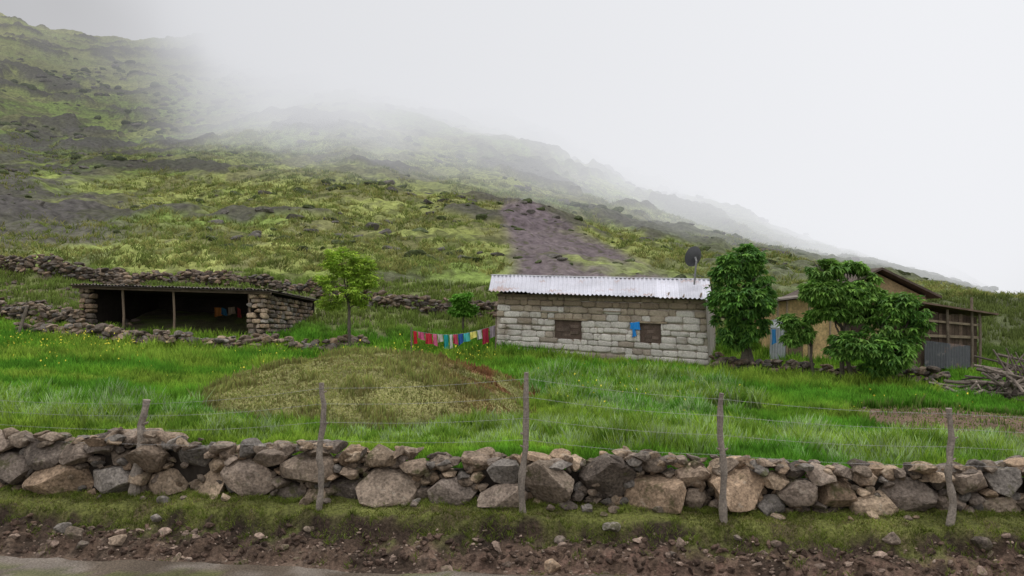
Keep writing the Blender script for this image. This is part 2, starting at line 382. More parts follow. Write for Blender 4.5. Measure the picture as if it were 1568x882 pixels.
# ---------------------------------------------------------------- rough stone walls farther back
def rubble(name, path, h, w=.5, size=.16, dens=1.0, br=.8, parent=None, zoff=0, sub=2):
    cen, siz = [], []
    for (a, b) in zip(path[:-1], path[1:]):
        a = np.array(a, float); b = np.array(b, float); L = np.linalg.norm((b-a)[:2])
        n = int(L*h*w*dens/(size**3*8*.40))+3
        for _ in range(n):
            t = R.uniform(); p = a+(b-a)*t; zz = R.uniform(0, 1)
            hh = h*(1+.6*(float(fbm(p[0]*1.3, p[1]*1.3, 3))-.5))
            nx, ny = -(b-a)[1]/L, (b-a)[0]/L; o = R.uniform(-.5, .5)*w*(1.1-.35*zz)
            x = p[0]+nx*o; y = p[1]+ny*o
            sz = size*R.uniform(.5, 1.4)
            cen.append([x, y, float(gz(x, y))+zoff+zz*hh]); siz.append([sz*1.35, sz, sz*.7])
    return rocks(name, cen, siz, pal(len(cen), br, .4), sub, M_rockfar, .2, parent)
XY = lambda u, Y: ((u-784)*Y/F_, Y)
rubble('field_stone_wall', [XY(30, 30.5), XY(130, 30), XY(250, 29.5), XY(330, 29), XY(500, 29.3), XY(560, 30)], .66, .6, .145, br=.8)
rubble('field_stone_wall', [XY(-60, 34), XY(20, 33), XY(90, 32.5), XY(128, 31.6)], .9, .6, .14, br=.65)
rubble('field_stone_wall', [XY(-60, 44), XY(60, 43), XY(175, 42), XY(205, 39)], .9, .7, .16, br=.6)
rubble('field_stone_wall', [XY(205, 43), XY(330, 42), XY(460, 41), XY(560, 39), XY(660, 38), XY(770, 37.5)], .7, .6, .15, br=.6)
rubble('field_stone_wall', [XY(1088, 28), XY(1180, 27.3), XY(1260, 26.6), XY(1350, 25.8), XY(1450, 25.5)], .75, .6, .15, 1.0, .55)
n = 260; y = R.uniform(31, 46, n); u = R.uniform(-60, 210, n); x = (u-784)*y/F_; sz = R.uniform(.05, .2, n)
rocks('slope_stones', np.stack([x, y, gz(x, y)+sz*.1], 1), np.stack([sz*1.3, sz, sz*.7], 1), pal(n, .65), 2, M_rockfar, .3)
n = 130; y = R.uniform(13.5, 21, n); x = R.normal(10.9, 1.8, n); sz = R.uniform(.015, .06, n)
cc_ = np.stack([x, y, gz(x, y)+sz*.2], 1); ss_ = np.stack([sz*1.3, sz, sz*.8], 1)
xq = P(472, 575, 21.4)[0]; e1 = np.array([[xq, 21.4, float(gz(xq, 21.4))+.2], [xq+.25, 21.3, float(gz(xq+.25, 21.3))+.14]])
rocks('field_stones', np.concatenate([cc_, e1]), np.concatenate([ss_, [[.28, .2, .2], [.2, .2, .15]]]), pal(n+2, 1.), 2, M_rockfar, .3)
n = 5200; y = 52+R.uniform(0, 1, n)**1.2*320; a = R.uniform(-.7, .7, n); x = a*y
kp = fbm(x/16, y/16, 120, 4) > .54; x = x[kp]; y = y[kp]; n = len(x)
z = mount(x, y)[0]; sz = R.uniform(.15, .52, n)**1.5*(1+y/90)*.95
shc = np.where(R.uniform(size=(n, 1)) < .6, np.array([[.07, .088, .034]]), np.array([[.12, .11, .096]]))*R.uniform(.7, 1.3, (n, 1))
rocks('hillside_scrub', np.stack([x, y, z+sz*.1], 1), np.stack([sz*1.6, sz*1.2, sz*.75], 1), shc, 2, M_rockfar, .15)

# ---------------------------------------------------------------- houses
def bil(a, b, c, d):
    return lambda s, t: (a*(1-s)+b*s)*(1-t)+(d*(1-s)+c*s)*t
def block_wall(name, fn, n_out, L, H, rh, bw, skip, parent, mat, colf, s0=0, s1=1, t0=0, t1=1, d=.09, fill=.985, cl=(1.0, 1.35)):
    T, Fa = ICO[3]; nrm = (np.abs(T)**7).sum(1)**(1/7); Q = T/nrm[:, None]
    Vs, Cs = [], []; nr = int(round(H*(t1-t0)/rh))
    edges = np.linspace(t0, t1, nr+1); edges[1:-1] += R.uniform(-.12, .12, nr-1)*(t1-t0)/nr
    for r in range(nr):
        s = s0-R.uniform(0, .5)*bw/L
        while s < s1:
            w = bw/L*R.uniform(.5, 1.6); a = max(s, s0); b = min(s+w, s1); s += w
            if b-a < .12/L*1.5: continue
            ta = edges[r]; tb = edges[r+1]
            segs = [(a, b)]
            for (qa, qb, qc, qd) in skip:
                if tb > qc+.025 and ta < qd-.025:
                    ns = []
                    for (m0, m1) in segs:
                        if m1 <= qa or m0 >= qb: ns.append((m0, m1)); continue
                        if m0 < qa: ns.append((m0, qa))
                        if m1 > qb: ns.append((qb, m1))
                    segs = ns
            for (m0, m1) in segs:
                if (m1-m0)*L < .08: continue
                q = Q.copy(); q = lump(cuts(q[None], 5, *cl), .035)[0]
                hj = R.uniform(.88, 1.04)
                ss = (m0+m1)/2+q[:, 0]*(m1-m0)/2*fill; jit = R.uniform(-.07, .07); tl = R.uniform(-.09, .09)
                tt = (ta+tb)/2+(q[:, 2]*hj+jit+tl*q[:, 0])*(tb-ta)/2*.98+(vn(np.array([m0*9]), np.array([r*1.3]))[0]-.5)*.02
                base = fn(ss[:, None], tt[:, None])
                Vs.append(base+n_out*((q[:, 1]*d+R.uniform(-.018, .018))[:, None])); Cs.append(np.tile(colf((m0+m1)/2, (ta+tb)/2), (len(T), 1)))
    n = len(Vs); FF = (Fa[None]+(np.arange(n)*len(T))[:, None, None]).reshape(-1, 3)
    return mk(name, np.concatenate(Vs), FF, mat, np.concatenate(Cs), True, parent)
def corrugated(name, a, b, c, d, pitch, amp, parent, col, sheet=.8, vary=.12, thick=0):
    L = np.linalg.norm(b-a); n = int(L/pitch)*6; s = np.linspace(0, 1, n+1); rows = np.linspace(0, 1, 5)
    nrm = np.cross(b-a, d-a); nrm /= np.linalg.norm(nrm)
    S, T_ = np.meshgrid(s, rows); w = amp*np.sin(S*L/pitch*2*np.pi)
    sh = np.floor(S*L/sheet+.0); edge = (R.uniform(-.07, .07, 200))[sh.astype(int) % 200]
    V = (a+(b-a)*S[..., None])*(1-T_[..., None])+(d+(c-d)*S[..., None])*T_[..., None]
    V = V+nrm*(w+.012*(sh % 2))[..., None]+((a-d)/np.linalg.norm(a-d))*(edge*(1-T_))[..., None]
    shade = (1+R.uniform(-vary, vary, 200))[sh.astype(int) % 200]
    C = np.array(col)*shade[..., None]
    return mk(name, V.reshape(-1, 3), gridF(5, n+1), M_tin, C.reshape(-1, 3), True, parent)

house = empty('adobe_house')
a = P(757, 556, 31); b = P(1086, 582, 28.5); c = P(1080, 456, 28.5); d = P(763, 450, 31)
front = bil(a, b, c, d)
dirv = (b-a)*np.array([1, 1, 0]); L = np.linalg.norm(dirv); dirv /= L
inn = np.array([-dirv[1], dirv[0], 0]); out = -inn
H = 2.75
def sOf(u): return (u-760)/(1083-760)
win = [(sOf(855), sOf(897), .39, .66), (sOf(986), sOf(1017), .40, .66)]
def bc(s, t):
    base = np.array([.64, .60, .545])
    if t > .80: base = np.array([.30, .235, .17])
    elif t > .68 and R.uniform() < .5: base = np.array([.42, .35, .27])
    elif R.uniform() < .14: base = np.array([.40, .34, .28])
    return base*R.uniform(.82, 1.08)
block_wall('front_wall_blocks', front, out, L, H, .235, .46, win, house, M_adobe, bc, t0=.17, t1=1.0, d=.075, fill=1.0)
def bc2(s, t): return pal(1, .8)[0]
block_wall('foundation_stones', front, out, L, H, .17, .27, [], house, M_rockfar, bc2, t0=-.08, t1=.17, d=.15, cl=(.75, 1.2))
g = Geo(); mc = (.40, .35, .29)
dn = .03*inn
g.slab(a+dn-np.array([0, 0, .3]), b+dn-np.array([0, 0, .3]), c+dn, d+dn, inn*.3, mc)
D = 4.4; ab = a+inn*D; bb = b+inn*D; cb_ = c+inn*D; db = d+inn*D
z3 = np.array([0, 0, .3])
g.slab(ab-z3, bb-z3, cb_, db, inn*.3, mc)
ridL = P(760, 421, 33.1); ridR = P(1080, 428, 30.8)
for q0, q1, q2, q3, rr, sg in ((a, d, ab, db, ridL, 1), (b, c, bb, cb_, ridR, -1)):
    th = dirv*.3*sg
    p0 = q0+inn*.33-z3; p1 = q2-z3; p2 = q3; p3 = q1+inn*.33; mid = (p2+p3)/2; mid[2] = rr[2]-.12
    g.hexa([p0, p1, p2, p3, p0+th, p1+th, p2+th, p3+th], (.36, .33, .29))
    g.face([p3, p2, mid], (.3, .25, .2)); g.face([p3+th, p2+th, mid+th], (.3, .25, .2))
g.obj('wall_core', M_mud, house)
g = Geo()
for (s0, s1, t0, t1) in win:
    q = [front(s0, t0), front(s1, t0), front(s1, t1), front(s0, t1)]
    g.slab(q[0]+out*.0, q[1]+out*.0, q[2]+out*.0, q[3]+out*.0, inn*.1, (.11, .078, .062))
    for _ in range(7):
        sa = s0+(s1-s0)*R.uniform(.05, .6); ta = t0+(t1-t0)*R.uniform(.05, .75)
        g.slab(front(sa, ta)+out*.004, front(sa+(s1-s0)*.3, ta)+out*.004, front(sa+(s1-s0)*.3, ta+.04)+out*.004, front(sa, ta+.04)+out*.004, out*R.uniform(.006, .03), np.array([.15, .11, .09])*R.uniform(.6, 1.2))
    g.beam(front(s0-.03, t1+.015)+out*.06, front(s1+.03, t1+.015)+out*.06, .08, .07, (.30, .24, .17))
    g.beam(front(s0, t0+.0)+out*.03, front(s1, t0+.0)+out*.03, .06, .04, (.28, .22, .16))
g.beam(front(.16, .775)+out*.09, front(.31, .77)+out*.09, .05, .05, (.38, .32, .25))
g.beam(front(.5, .80)+out*.09, front(.62, .797)+out*.09, .04, .04, (.30, .24, .18))
g.beam(front(0, .985)+out*.12, front(1, .985)+out*.12, .10, .09, (.16, .12, .085))
for k in np.linspace(.02, .98, 14):
    p = front(k, 1.0); g.tube([p+out*.36+np.array([0, 0, -.0]), p+inn*.3+np.array([0, 0, .16])], [.035, .035], (.17, .13, .09), 6)
g.obj('timber', M_wood, house)
eL = P(748, 446, 30.5); eR = P(1090, 458, 28.0)
corrugated('roof_front', eL, eR, ridR+dirv*.15, ridL-dirv*.2, .16, .026, house, (.58, .58, .635))
bkL = eL+inn*5.3; bkR = eR+inn*5.3
corrugated('roof_back', ridL-dirv*.2, ridR+dirv*.15, bkR, bkL, .16, .028, house, (.50, .51, .54))
g = Geo(); up = np.array([0, 0, .035])
g.slab(ridL-dirv*.2-inn*.14+np.array([0, 0, -.02]), ridR+dirv*.15-inn*.14+np.array([0, 0, -.02]), ridR+dirv*.15+inn*.14, ridL-dirv*.2+inn*.14, up, (.55, .55, .57))
g.obj('ridge_cap', M_tin, house)
def cloth(g, p0, p1, h0, h1, col, out, wave=.02, n=8, m=5):
    for i in range(n):
        for j in range(m):
            q = []
            for (ii, jj) in ((i, j), (i+1, j), (i+1, j+1), (i, j+1)):
                s = ii/n; t = jj/m; p = p0*(1-s)+p1*s; hh = h0*(1-s)+h1*s
                q.append(p+np.array([0, 0, -hh*t])+out*wave*math.sin(s*9+hh*7)*(.3+t)+dirv*(.02*math.sin(t*3+s*4)))
            g.face(q, np.array(col)*(1+.08*math.sin(i*2.3)))
g = Geo()
b0 = front(sOf(972), .66)+out*.14; b1 = front(sOf(987), .68)+out*.14
cloth(g, b0, b1, .22, .30, (.03, .26, .70), out); cloth(g, front(sOf(975), .60)+out*.13, front(sOf(981), .60)+out*.13, .38, .30, (.03, .24, .62), out, n=4)
g.obj('blue_cloth', M_cloth, house)

# satellite dish
dish = empty('satellite_dish')
g = Geo(); ctr = P(1062, 393, 29.6); nrm = np.array([-.38, .85, .30]); nrm /= np.linalg.norm(nrm)
e1 = np.cross(nrm, [0, 0, 1]); e1 /= np.linalg.norm(e1); e2 = np.cross(e1, nrm)
rr = .36; dcol = (.075, .075, .08)
for layer in (0, .012):
    rings = []
    for i in range(7):
        r = rr*i/6; rings.append([ctr+e1*r*math.cos(t)+e2*r*1.08*math.sin(t)+nrm*(.9*r*r-.09+layer) for t in np.linspace(0, 2*math.pi, 25)[:-1]])
    for i in range(6):
        for k in range(24):
            if i == 0: g.face([ctr+nrm*(layer-.09), rings[1][k], rings[1][(k+1) % 24]], dcol)
            else: g.face([rings[i][k], rings[i+1][k], rings[i+1][(k+1) % 24], rings[i][(k+1) % 24]], dcol)
g.obj('reflector', M_paint, dish, True)
g = Geo(); g.tube([ctr-nrm*.1, ctr-nrm*.18-np.array([0, 0, .12]), P(1063, 436, 29.5)], [.04, .035, .035], (.22, .22, .22), 8)
g.tube([ctr-e2*rr*1.0+nrm*.01, ctr+nrm*.38-e2*.12], [.015, .015], (.2, .2, .2), 6)
g.tube([ctr+nrm*.34-e2*.12, ctr+nrm*.44-e2*.12], [.035, .035], (.3, .3, .3), 8)
g.obj('mast', M_paint, dish)

# ---- open shed on the left
shed = empty('stone_shed')
A0 = np.array([-17.2, 32.0]); B0 = np.array([-9.6, 31.0]); dv = (B0-A0)/np.linalg.norm(B0-A0); iv = np.array([-dv[1], dv[0]])
v3 = lambda p, z: np.array([p[0], p[1], z])
zt = lambda k: 4.40-.24*k
Dp = 4.8
g = Geo(); dk_shade = (.03, .024, .02)  # shade inside the shed painted into wall and floor colours
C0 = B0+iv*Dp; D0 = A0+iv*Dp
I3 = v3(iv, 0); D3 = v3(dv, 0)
g.slab(v3(D0, 2), v3(C0, 2), v3(C0, 3.85), v3(D0, 4.1), I3*.3, dk_shade)
g.slab(v3(A0, 2), v3(D0, 2), v3(D0, 4.05), v3(A0, 4.33), D3*.3, dk_shade)
g.slab(v3(B0, 1.9), v3(C0, 1.9), v3(C0, 3.72), v3(B0, 4.05), -D3*.3, dk_shade)
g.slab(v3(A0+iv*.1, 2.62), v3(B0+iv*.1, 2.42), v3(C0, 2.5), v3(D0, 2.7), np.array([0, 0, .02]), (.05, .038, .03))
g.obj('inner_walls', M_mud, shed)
def sfn(s, t):
    p = v3(B0, 0)*(1-s)+v3(C0, 0)*s; return p+np.array([0, 0, 1.])*(1.95*(1-t)+t*(4.06*(1-s)+3.74*s))
block_wall('side_wall_stones', sfn, D3, Dp, 2.1, .19, .28, [], shed, M_rockfar, lambda s, t: pal(1, .85, .4)[0], d=.14, cl=(.7, 1.2))
def ffn(s, t):
    p = v3(B0-dv*.7, 0)*(1-s)+v3(B0+dv*.1, 0)*s; return p+np.array([0, 0, 1.])*(1.95*(1-t)+t*4.08)
block_wall('corner_pier_stones', ffn, -I3, .8, 2.1, .19, .3, [], shed, M_rockfar, lambda s, t: pal(1, 1.4, .3)[0], d=.2, cl=(.75, 1.2))
def ffn2(s, t):
    p = v3(A0-dv*.1, 0)*(1-s)+v3(A0+dv*.5, 0)*s; return p+np.array([0, 0, 1.])*(2.1*(1-t)+t*4.3)
block_wall('end_pier_stones', ffn2, -I3, .6, 2.1, .19, .3, [], shed, M_rockfar, lambda s, t: pal(1, .75, .25)[0], d=.2, cl=(.75, 1.2))
ra = v3(A0-dv*.3-iv*.45, 4.47); rb = v3(B0+dv*.35-iv*.45, 4.20); rc = v3(C0+dv*.35+iv*.4, 3.86); rd = v3(D0-dv*.3+iv*.4, 4.14)
corrugated('roof', ra, rb, rc, rd, .14, .02, shed, (.13, .11, .09), vary=.3)
g = Geo()
g.slab(ra-[0, 0, .07], rb-[0, 0, .07], rc-[0, 0, .07], rd-[0, 0, .07], np.array([0, 0, .035]), (.05, .04, .03))
g.beam(ra+I3*.2-[0, 0, .12], rb+I3*.2-[0, 0, .12], .1, .1, (.12, .09, .065))
for u in (190, 269, 384):
    k = (u-128)/(408-128); p = A0+(B0-A0)*k-iv*.02
    g.tube([v3(p, 1.9), v3(p+.03, 3.2), v3(p, zt(k)-.1)], [.06, .05, .05], (.20, .15, .11), 7, .1)
g.obj('timber_posts', M_wood, shed)
g = Geo()
for u, w, h, col in ((300, .3, .4, (.20, .08, .02)), (310, .22, .3, (.02, .08, .14)), (322, .3, .35, (.18, .14, .10)), (334, .16, .35, (.2, .03, .03)), (352, .3, .5, (.07, .06, .06))):
    k = (u-128)/280; p = A0+(B0-A0)*k+iv*1.9; cloth(g, v3(p-dv*w/2, 3.55), v3(p+dv*w/2, 3.50+R.uniform(-.08, .08)), h*R.uniform(.8, 1.1), h*R.uniform(.7, 1.1), col, -I3, .05)
g.obj('hanging_clothes', M_cloth, shed)
n = 330; s = R.uniform(0, 1, n)**.75; t = R.uniform(0, 1, n)**1.6*.92+.03
pp = (ra[None]*(1-s[:, None])+rb[None]*s[:, None])*(1-t[:, None])+(rd[None]*(1-s[:, None])+rc[None]*s[:, None])*t[:, None]
sz = R.uniform(.035, .12, n)*(.7+.6*t); rocks('roof_stones_and_sod', pp+[0, 0, .04], np.stack([sz*1.7, sz*1.2, sz*.6], 1), np.where(R.uniform(size=(n, 1)) < .5, pal(n, .55), np.array([[.09, .09, .045]])), 2, M_rockfar, .15, shed)

# ---- ochre adobe house on the right
oh = empty('ochre_house')
g = Geo(); oc1 = (.62, .45, .22)
def boxpts(x0, x1, y0, y1, z0, zl, zr=None):
    zr = zl if zr is None else zr
    return [np.array(p, float) for p in ((x0, y0, z0), (x1, y0, z0), (x1, y1, z0), (x0, y1, z0), (x0, y0, zl), (x1, y0, zr), (x1, y1, zr), (x0, y1, zl))]
g.hexa(boxpts(10.3, 12.3, 30.6, 34, .8, 3.75, 4.0), oc1)
g.hexa(boxpts(12.35, 16.6, 32.0, 36, .8, 3.95), (.50, .37, .20))
zz = 3.952; xa, xb, xm = 12.6, 16.6, 14.6
for yq in (32.0,):
    g.face([(xa, yq, zz), (xb, yq, zz), (xm, yq, 4.95)], (.40, .30, .17))
    g.face([(xa, yq+4, zz), (xb, yq+4, zz), (xm, yq+4, 4.95)], (.40, .30, .17))
g.obj('walls', M_mud, oh)
g = Geo()
g.slab(np.array([10.0, 30.1, 3.78]), np.array([12.5, 30.1, 4.06]), np.array([12.5, 34.2, 4.06]), np.array([10.0, 34.2, 3.78]), np.array([0, 0, .06]), (.22, .19, .16))
g.slab(np.array([14.6, 31.4, 5.03]), np.array([16.95, 31.4, 3.90]), np.array([16.95, 36.4, 3.90]), np.array([14.6, 36.4, 5.03]), np.array([0, 0, .09]), (.11, .085, .07))
g.slab(np.array([12.2, 31.4, 3.90]), np.array([14.597, 31.4, 5.03]), np.array([14.597, 36.4, 5.03]), np.array([12.2, 36.4, 3.90]), np.array([0, 0, .09]), (.11, .085, .07))
g.obj('roof', M_wood, oh)
g = Geo()
for x in (10.1, 10.45, 11.3, 12.1): g.beam((x, 30.35, 1.0), (x+.03, 30.35, 3.8), .07, .07, (.30, .24, .16))
g.hexa(boxpts(10.6, 11.15, 30.54, 30.595, 1.2, 2.95), (.2, .15, .10))
g.hexa(boxpts(13.6, 14.2, 31.94, 31.995, 2.5, 3.3), (.07, .05, .04))
g.hexa(boxpts(15.2, 15.9, 31.94, 31.995, 1.3, 3.2), (.12, .09, .06))
for x in np.arange(12.5, 16.9, .55): g.beam((x, 31.5, 3.86-.0), (x, 32.2, 3.86), .06, .06, (.2, .15, .1))
g.obj('timber', M_wood, oh)
corrugated('tin_sheet', np.array([9.75, 30.2, 1.3]), np.array([10.35, 30.2, 1.3]), np.array([10.4, 30.2, 3.15]), np.array([9.8, 30.2, 3.05]), .1, .015, oh, (.40, .42, .44))
g = Geo(); cloth(g, np.array([9.7, 30.0, 3.0]), np.array([10.15, 30.0, 2.95]), .22, .2, (.75, .78, .8), np.array([0, -1., 0])); cloth(g, np.array([9.78, 30.0, 2.7]), np.array([9.95, 30.0, 2.7]), .6, .5, (.05, .25, .55), np.array([0, -1., 0]))
g.obj('cloths', M_cloth, oh)
# ---- plank & tin shed far right
ps = empty('plank_shed'); g = Geo()
x = 15.0
while x < 17.35:
    w = R.uniform(.12, .2); g.hexa(boxpts(x, x+w-.012, 29.8+R.uniform(-.015, .015), 29.85, 1.0, 3.45-(x-15)*.12+R.uniform(-.05, .03)), np.array([.13, .095, .07])*R.uniform(.6, 1.3)); x += w
x = 29.9
while x < 33:
    w = .17; g.hexa(boxpts(17.3, 17.34, x, x+w-.01, 1.0, 3.1), np.array([.12, .09, .07])*R.uniform(.7, 1.3)); x += w
for px, hz in ((14.95, 3.6), (16.2, 3.45), (17.1, 3.9), (17.4, 3.35)): g.tube([(px, 29.65, .8), (px+.03, 29.65, 2.2), (px, 29.65, hz)], [.06, .05, .05], (.2, .16, .12), 7, .1)
g.beam((14.9, 29.7, 2.5), (17.5, 29.7, 2.4), .06, .1, (.25, .2, .14)); g.beam((14.9, 29.7, 3.1), (17.5, 29.7, 2.85), .05, .08, (.3, .24, .17))
g.slab(np.array([14.8, 29.3, 3.72]), np.array([17.9, 29.3, 3.24]), np.array([17.9, 33.2, 3.1]), np.array([14.8, 33.2, 3.55]), np.array([0, 0, .06]), (.17, .12, .09))
g.obj('planks', M_wood, ps)
corrugated('tin_panel', np.array([15.3, 29.55, 1.35]), np.array([17.0, 29.55, 1.25]), np.array([17.0, 29.55, 2.1]), np.array([15.3, 29.55, 2.3]), .1, .015, ps, (.11, .115, .125))

# ---------------------------------------------------------------- fence
fence = empty('wire_fence'); g = Geo(); gw = Geo()
posts = [((205, 750), (224, 612), .068, 12.3-.32), ((488, 768), (495, 586), .042, 11.55-.25), ((798, 786), (808, 570), .045, 11.0), ((1110, 797), (1102, 602), .045, 10.68), ((1456, 802), (1453, 625), .045, 10.45)]
tops = []
for (u0, v0), (u1, v1), r, yq in posts:
    p0 = P(u0, v0, yq); p1 = P(u1, v1, yq); p0[2] -= .15
    k = 12; ph = R.uniform(0, 6); pts = [p0+(p1-p0)*i/k+np.array([.022*math.sin(i*.9+ph)+R.uniform(-.012, .012), R.uniform(-.015, .015), 0]) for i in range(k+1)]
    rads = list(np.linspace(r*1.15, r*.75, k+1)*R.uniform(.85, 1.2, k+1))
    g.tube(pts, rads, (.25, .215, .18), 9, .14); tops.append((p0, p1))
    for _ in range(3):
        q = pts[R.integers(4, k)]; g.tube([q, q+np.array([R.choice([-1, 1])*r*1.7, -.01, .04])], [r*.45, r*.25], (.25, .21, .17), 6, .1)
pe = []
for p0, p1 in ((P(-100, 735, 12.8), P(-95, 600, 12.8)), (P(1790, 820, 10.2), P(1790, 630, 10.2))):
    g.tube([p0, p1], [.05, .04], (.2, .165, .135), 9, .1); pe.append((p0, p1))
allp = [pe[0]]+tops+[pe[1]]
for (a0, a1), (c0, c1) in zip(allp[:-1], allp[1:]):
    for t in (.56, .70, .84, .96):
        A = a0+(a1-a0)*t-[0, .05, 0]; B = c0+(c1-c0)*t-[0, .05, 0]
        pts = [A*(1-k)+B*k-np.array([0, 0, .04*math.sin(k*math.pi)]) for k in np.linspace(0, 1, 9)]
        gw.tube(pts, [.0017]*9, (.36, .35, .34), 4)
        for k in np.linspace(.03, .97, 22):
            q = A*(1-k)+B*k-np.array([0, 0, .04*math.sin(k*math.pi)]); gw.tube([q-[.010, 0, .018], q+[.010, 0, .018]], [.0015, .0015], (.3, .29, .28), 3)
g.obj('posts', M_wood, fence); gw.obj('barbed_wire', M_wire, fence)

g = Geo(); g.tube([P(22, 525, 30)-[0, 0, .2], P(42, 468, 30)], [.07, .06], (.22, .18, .15), 8, .1); g.obj('leaning_post', M_wood)

# clothes line
cl = empty('clothes_line'); g = Geo(); gl = Geo()
qa = P(630, 506, 29.5); qb = P(759, 498, 30.2)
lpt = lambda k: qa*(1-k)+qb*k-np.array([0, 0, .25*math.sin(k*math.pi)])
gl.tube([lpt(k) for k in np.linspace(0, 1, 17)], [.006]*17, (.3, .3, .3), 4)
gl.tube([qa-[0, 0, 1.0], qa+[0, 0, .12]], [.035, .03], (.2, .16, .12), 7)
gl.tube([qb-[0, 0, 1.2], qb+[.02, 0, .3]], [.035, .03], (.2, .16, .12), 7)
gl.obj('line_and_poles', M_wood, cl)
items = [((.6, .03, .05), .4), ((.6, .12, .25), .3), ((.5, .04, .06), .35), ((.75, .2, .35), .4), ((.55, .5, .45), .3), ((.03, .35, .35), .45), ((.75, .75, .73), .55), ((.6, .08, .15), .35), ((.04, .12, .4), .4), ((.1, .5, .5), .4), ((.75, .7, .2), .25), ((.6, .6, .6), .4), ((.35, .03, .06), .65), ((.3, .25, .28), .5), ((.25, .2, .4), .4), ((.5, .4, .35), .5)]
k = .02
for col, h in items:
    w = R.uniform(.035, .085); h *= 1.25
    cloth(g, lpt(k), lpt(k+w), h*R.uniform(.6, 1), h*R.uniform(.6, 1), col, np.array([0, -1., 0]), .05); k += w+R.uniform(-.005, .008)
    if k > .93: break
g.obj('washing', M_cloth, cl)

# wood pile
wp = Geo()
for i in range(170):
    x = R.uniform(12.9, 17.5); y = R.uniform(22.6, 24.4); hh = 1.25*math.exp(-((x-15.2)/1.7)**2)+.12
    z = float(gz(x, y))+R.uniform(.02, 1)*hh; L_ = R.uniform(.6, 1.7); an = R.normal(0.3, .8); el = R.normal(0, .3)
    dd = np.array([math.cos(an)*math.cos(el), math.sin(an)*math.cos(el), math.sin(el)])*L_/2; c0 = np.array([x, y, z]); r = R.uniform(.025, .065)
    wp.tube([c0-dd, c0+R.normal(0, .05, 3), c0+dd], [r, r*.9, r*.6], np.array([.21, .175, .145])*R.uniform(.35, 1.3), 6, .12)
for i in range(14):
    x = R.uniform(14.4, 16.0); y = 23.4; zb = float(gz(x, y)); wp.tube([(x, y, zb+.1), (x+R.normal(0, .25), y, zb+.9), (x+R.normal(0, .5), y, zb+R.uniform(1.3, 1.9))], [.05, .04, .02], (.17, .14, .12), 6, .12)
wp.obj('firewood_pile', M_wood)

# ---------------------------------------------------------------- trees
def leaves(name, lobes, nclu, k, ll, lw, droop, cols, parent, shell=.55):
    lobes = np.array(lobes, float); vol = (lobes[:, 3]*lobes[:, 4]*lobes[:, 5])**.75; w = vol/vol.sum()
    li = R.choice(len(lobes), nclu, p=w); dr = R.normal(size=(nclu, 3)); dr /= np.linalg.norm(dr, axis=1)[:, None]
    rad = R.uniform(shell, 1.06, nclu)*(1+.12*np.sin(dr[:, 0]*5+li)*np.cos(dr[:, 2]*6+li*2))
    cen = lobes[li, :3]+dr*rad[:, None]*lobes[li, 3:6]
    kp = R.uniform(size=nclu) < sst(.36, .56, fbm(cen[:, 0]*3.1+cen[:, 1]*1.3, cen[:, 2]*3.1, 200, 3)); cen = cen[kp]; dr = dr[kp]; nclu = len(cen)
    az = (np.arange(k)/k*2*np.pi)[None]+R.uniform(0, 6.28, (nclu, 1))+R.normal(0, .25, (nclu, k))
    ln = ll*R.uniform(.7, 1.25, (nclu, k)); dz = -droop+R.normal(0, .3, (nclu, k))
    dirn = np.stack([np.cos(az), np.sin(az), dz], -1)+dr[:, None]*.5; dirn /= np.linalg.norm(dirn, axis=2)[..., None]
    sd = np.cross(dirn, np.array([0, 0, 1.])); sd /= np.linalg.norm(sd, axis=2)[..., None]+1e-6
    c0 = cen[:, None]; base = c0+0*dirn; L3 = ln[..., None]
    mid = c0+dirn*L3*.5+np.array([0, 0, .10])*L3; tip = c0+dirn*L3-np.array([0, 0, .18])*L3
    V = np.stack([base, mid+sd*lw*L3/ll, tip, mid-sd*lw*L3/ll], 2).reshape(-1, 3)
    n = nclu*k; Fa = np.arange(n*4).reshape(n, 4)
    cols = np.array(cols); cc = cols[R.integers(0, len(cols), nclu)]*R.uniform(.7, 1.3, (nclu, 1)); cc = np.repeat(cc, k, 0)*R.uniform(.8, 1.2, (n, 1)); cc = np.repeat(cc, 4, 0)
    return mk(name, V, Fa, M_leaf, cc, False, parent)
def tree(name, base, trunk_top, lobes, r0, nclu, k, ll, lw, droop, cols, bark=(.13, .11, .09), stems=1, shell=.55):
    e = empty(name); g = Geo(); base = np.array(base, float); tt = np.array(trunk_top, float)
    for s in range(stems):
        o = np.array([R.uniform(-.15, .15)*(stems > 1), R.uniform(-.1, .1)*(stems > 1), 0])
        pts = [base+o*2-[0, 0, .15]]+[base+o*2*(1-t)+(tt-base)*t+np.array([R.normal(0, .03), R.normal(0, .03), 0]) for t in (.25, .5, .75)]+[tt+o]
        g.tube(pts, list(np.linspace(r0, r0*.6, 5)), bark, 8, .08)
    for lb in lobes:
        c = np.array(lb[:3]); st = base+(tt-base)*R.uniform(.7, 1)
        m = (st+c)/2+R.normal(0, .08, 3)
        g.tube([st, m, c], [r0*.5, r0*.33, r0*.15], bark, 6, .08)
        for _ in range(5):
            q = c+R.normal(0, .55, 3)*np.array(lb[3:6]); g.tube([c*.6+m*.4, (c+q)/2+R.normal(0, .03, 3), q], [r0*.2, r0*.12, r0*.05], bark, 5)
    g.obj('trunk_and_limbs', M_wood, e, True)
    leaves('foliage', lobes, nclu, k, ll, lw, droop, cols, e, shell)
    return e
def lob(u, v, Y, ru, rv, dy=0):
    p = P(u, v, Y+dy); return [p[0], p[1], p[2], ru*Y/F_, ru*Y/F_*.95, rv*Y/F_]
yg = [[.36, .52, .07], [.45, .58, .09], [.28, .42, .06]]
dg = [[.12, .27, .05], [.19, .37, .065], [.08, .19, .04]]
mg = [[.17, .33, .06], [.23, .40, .08], [.11, .23, .045]]
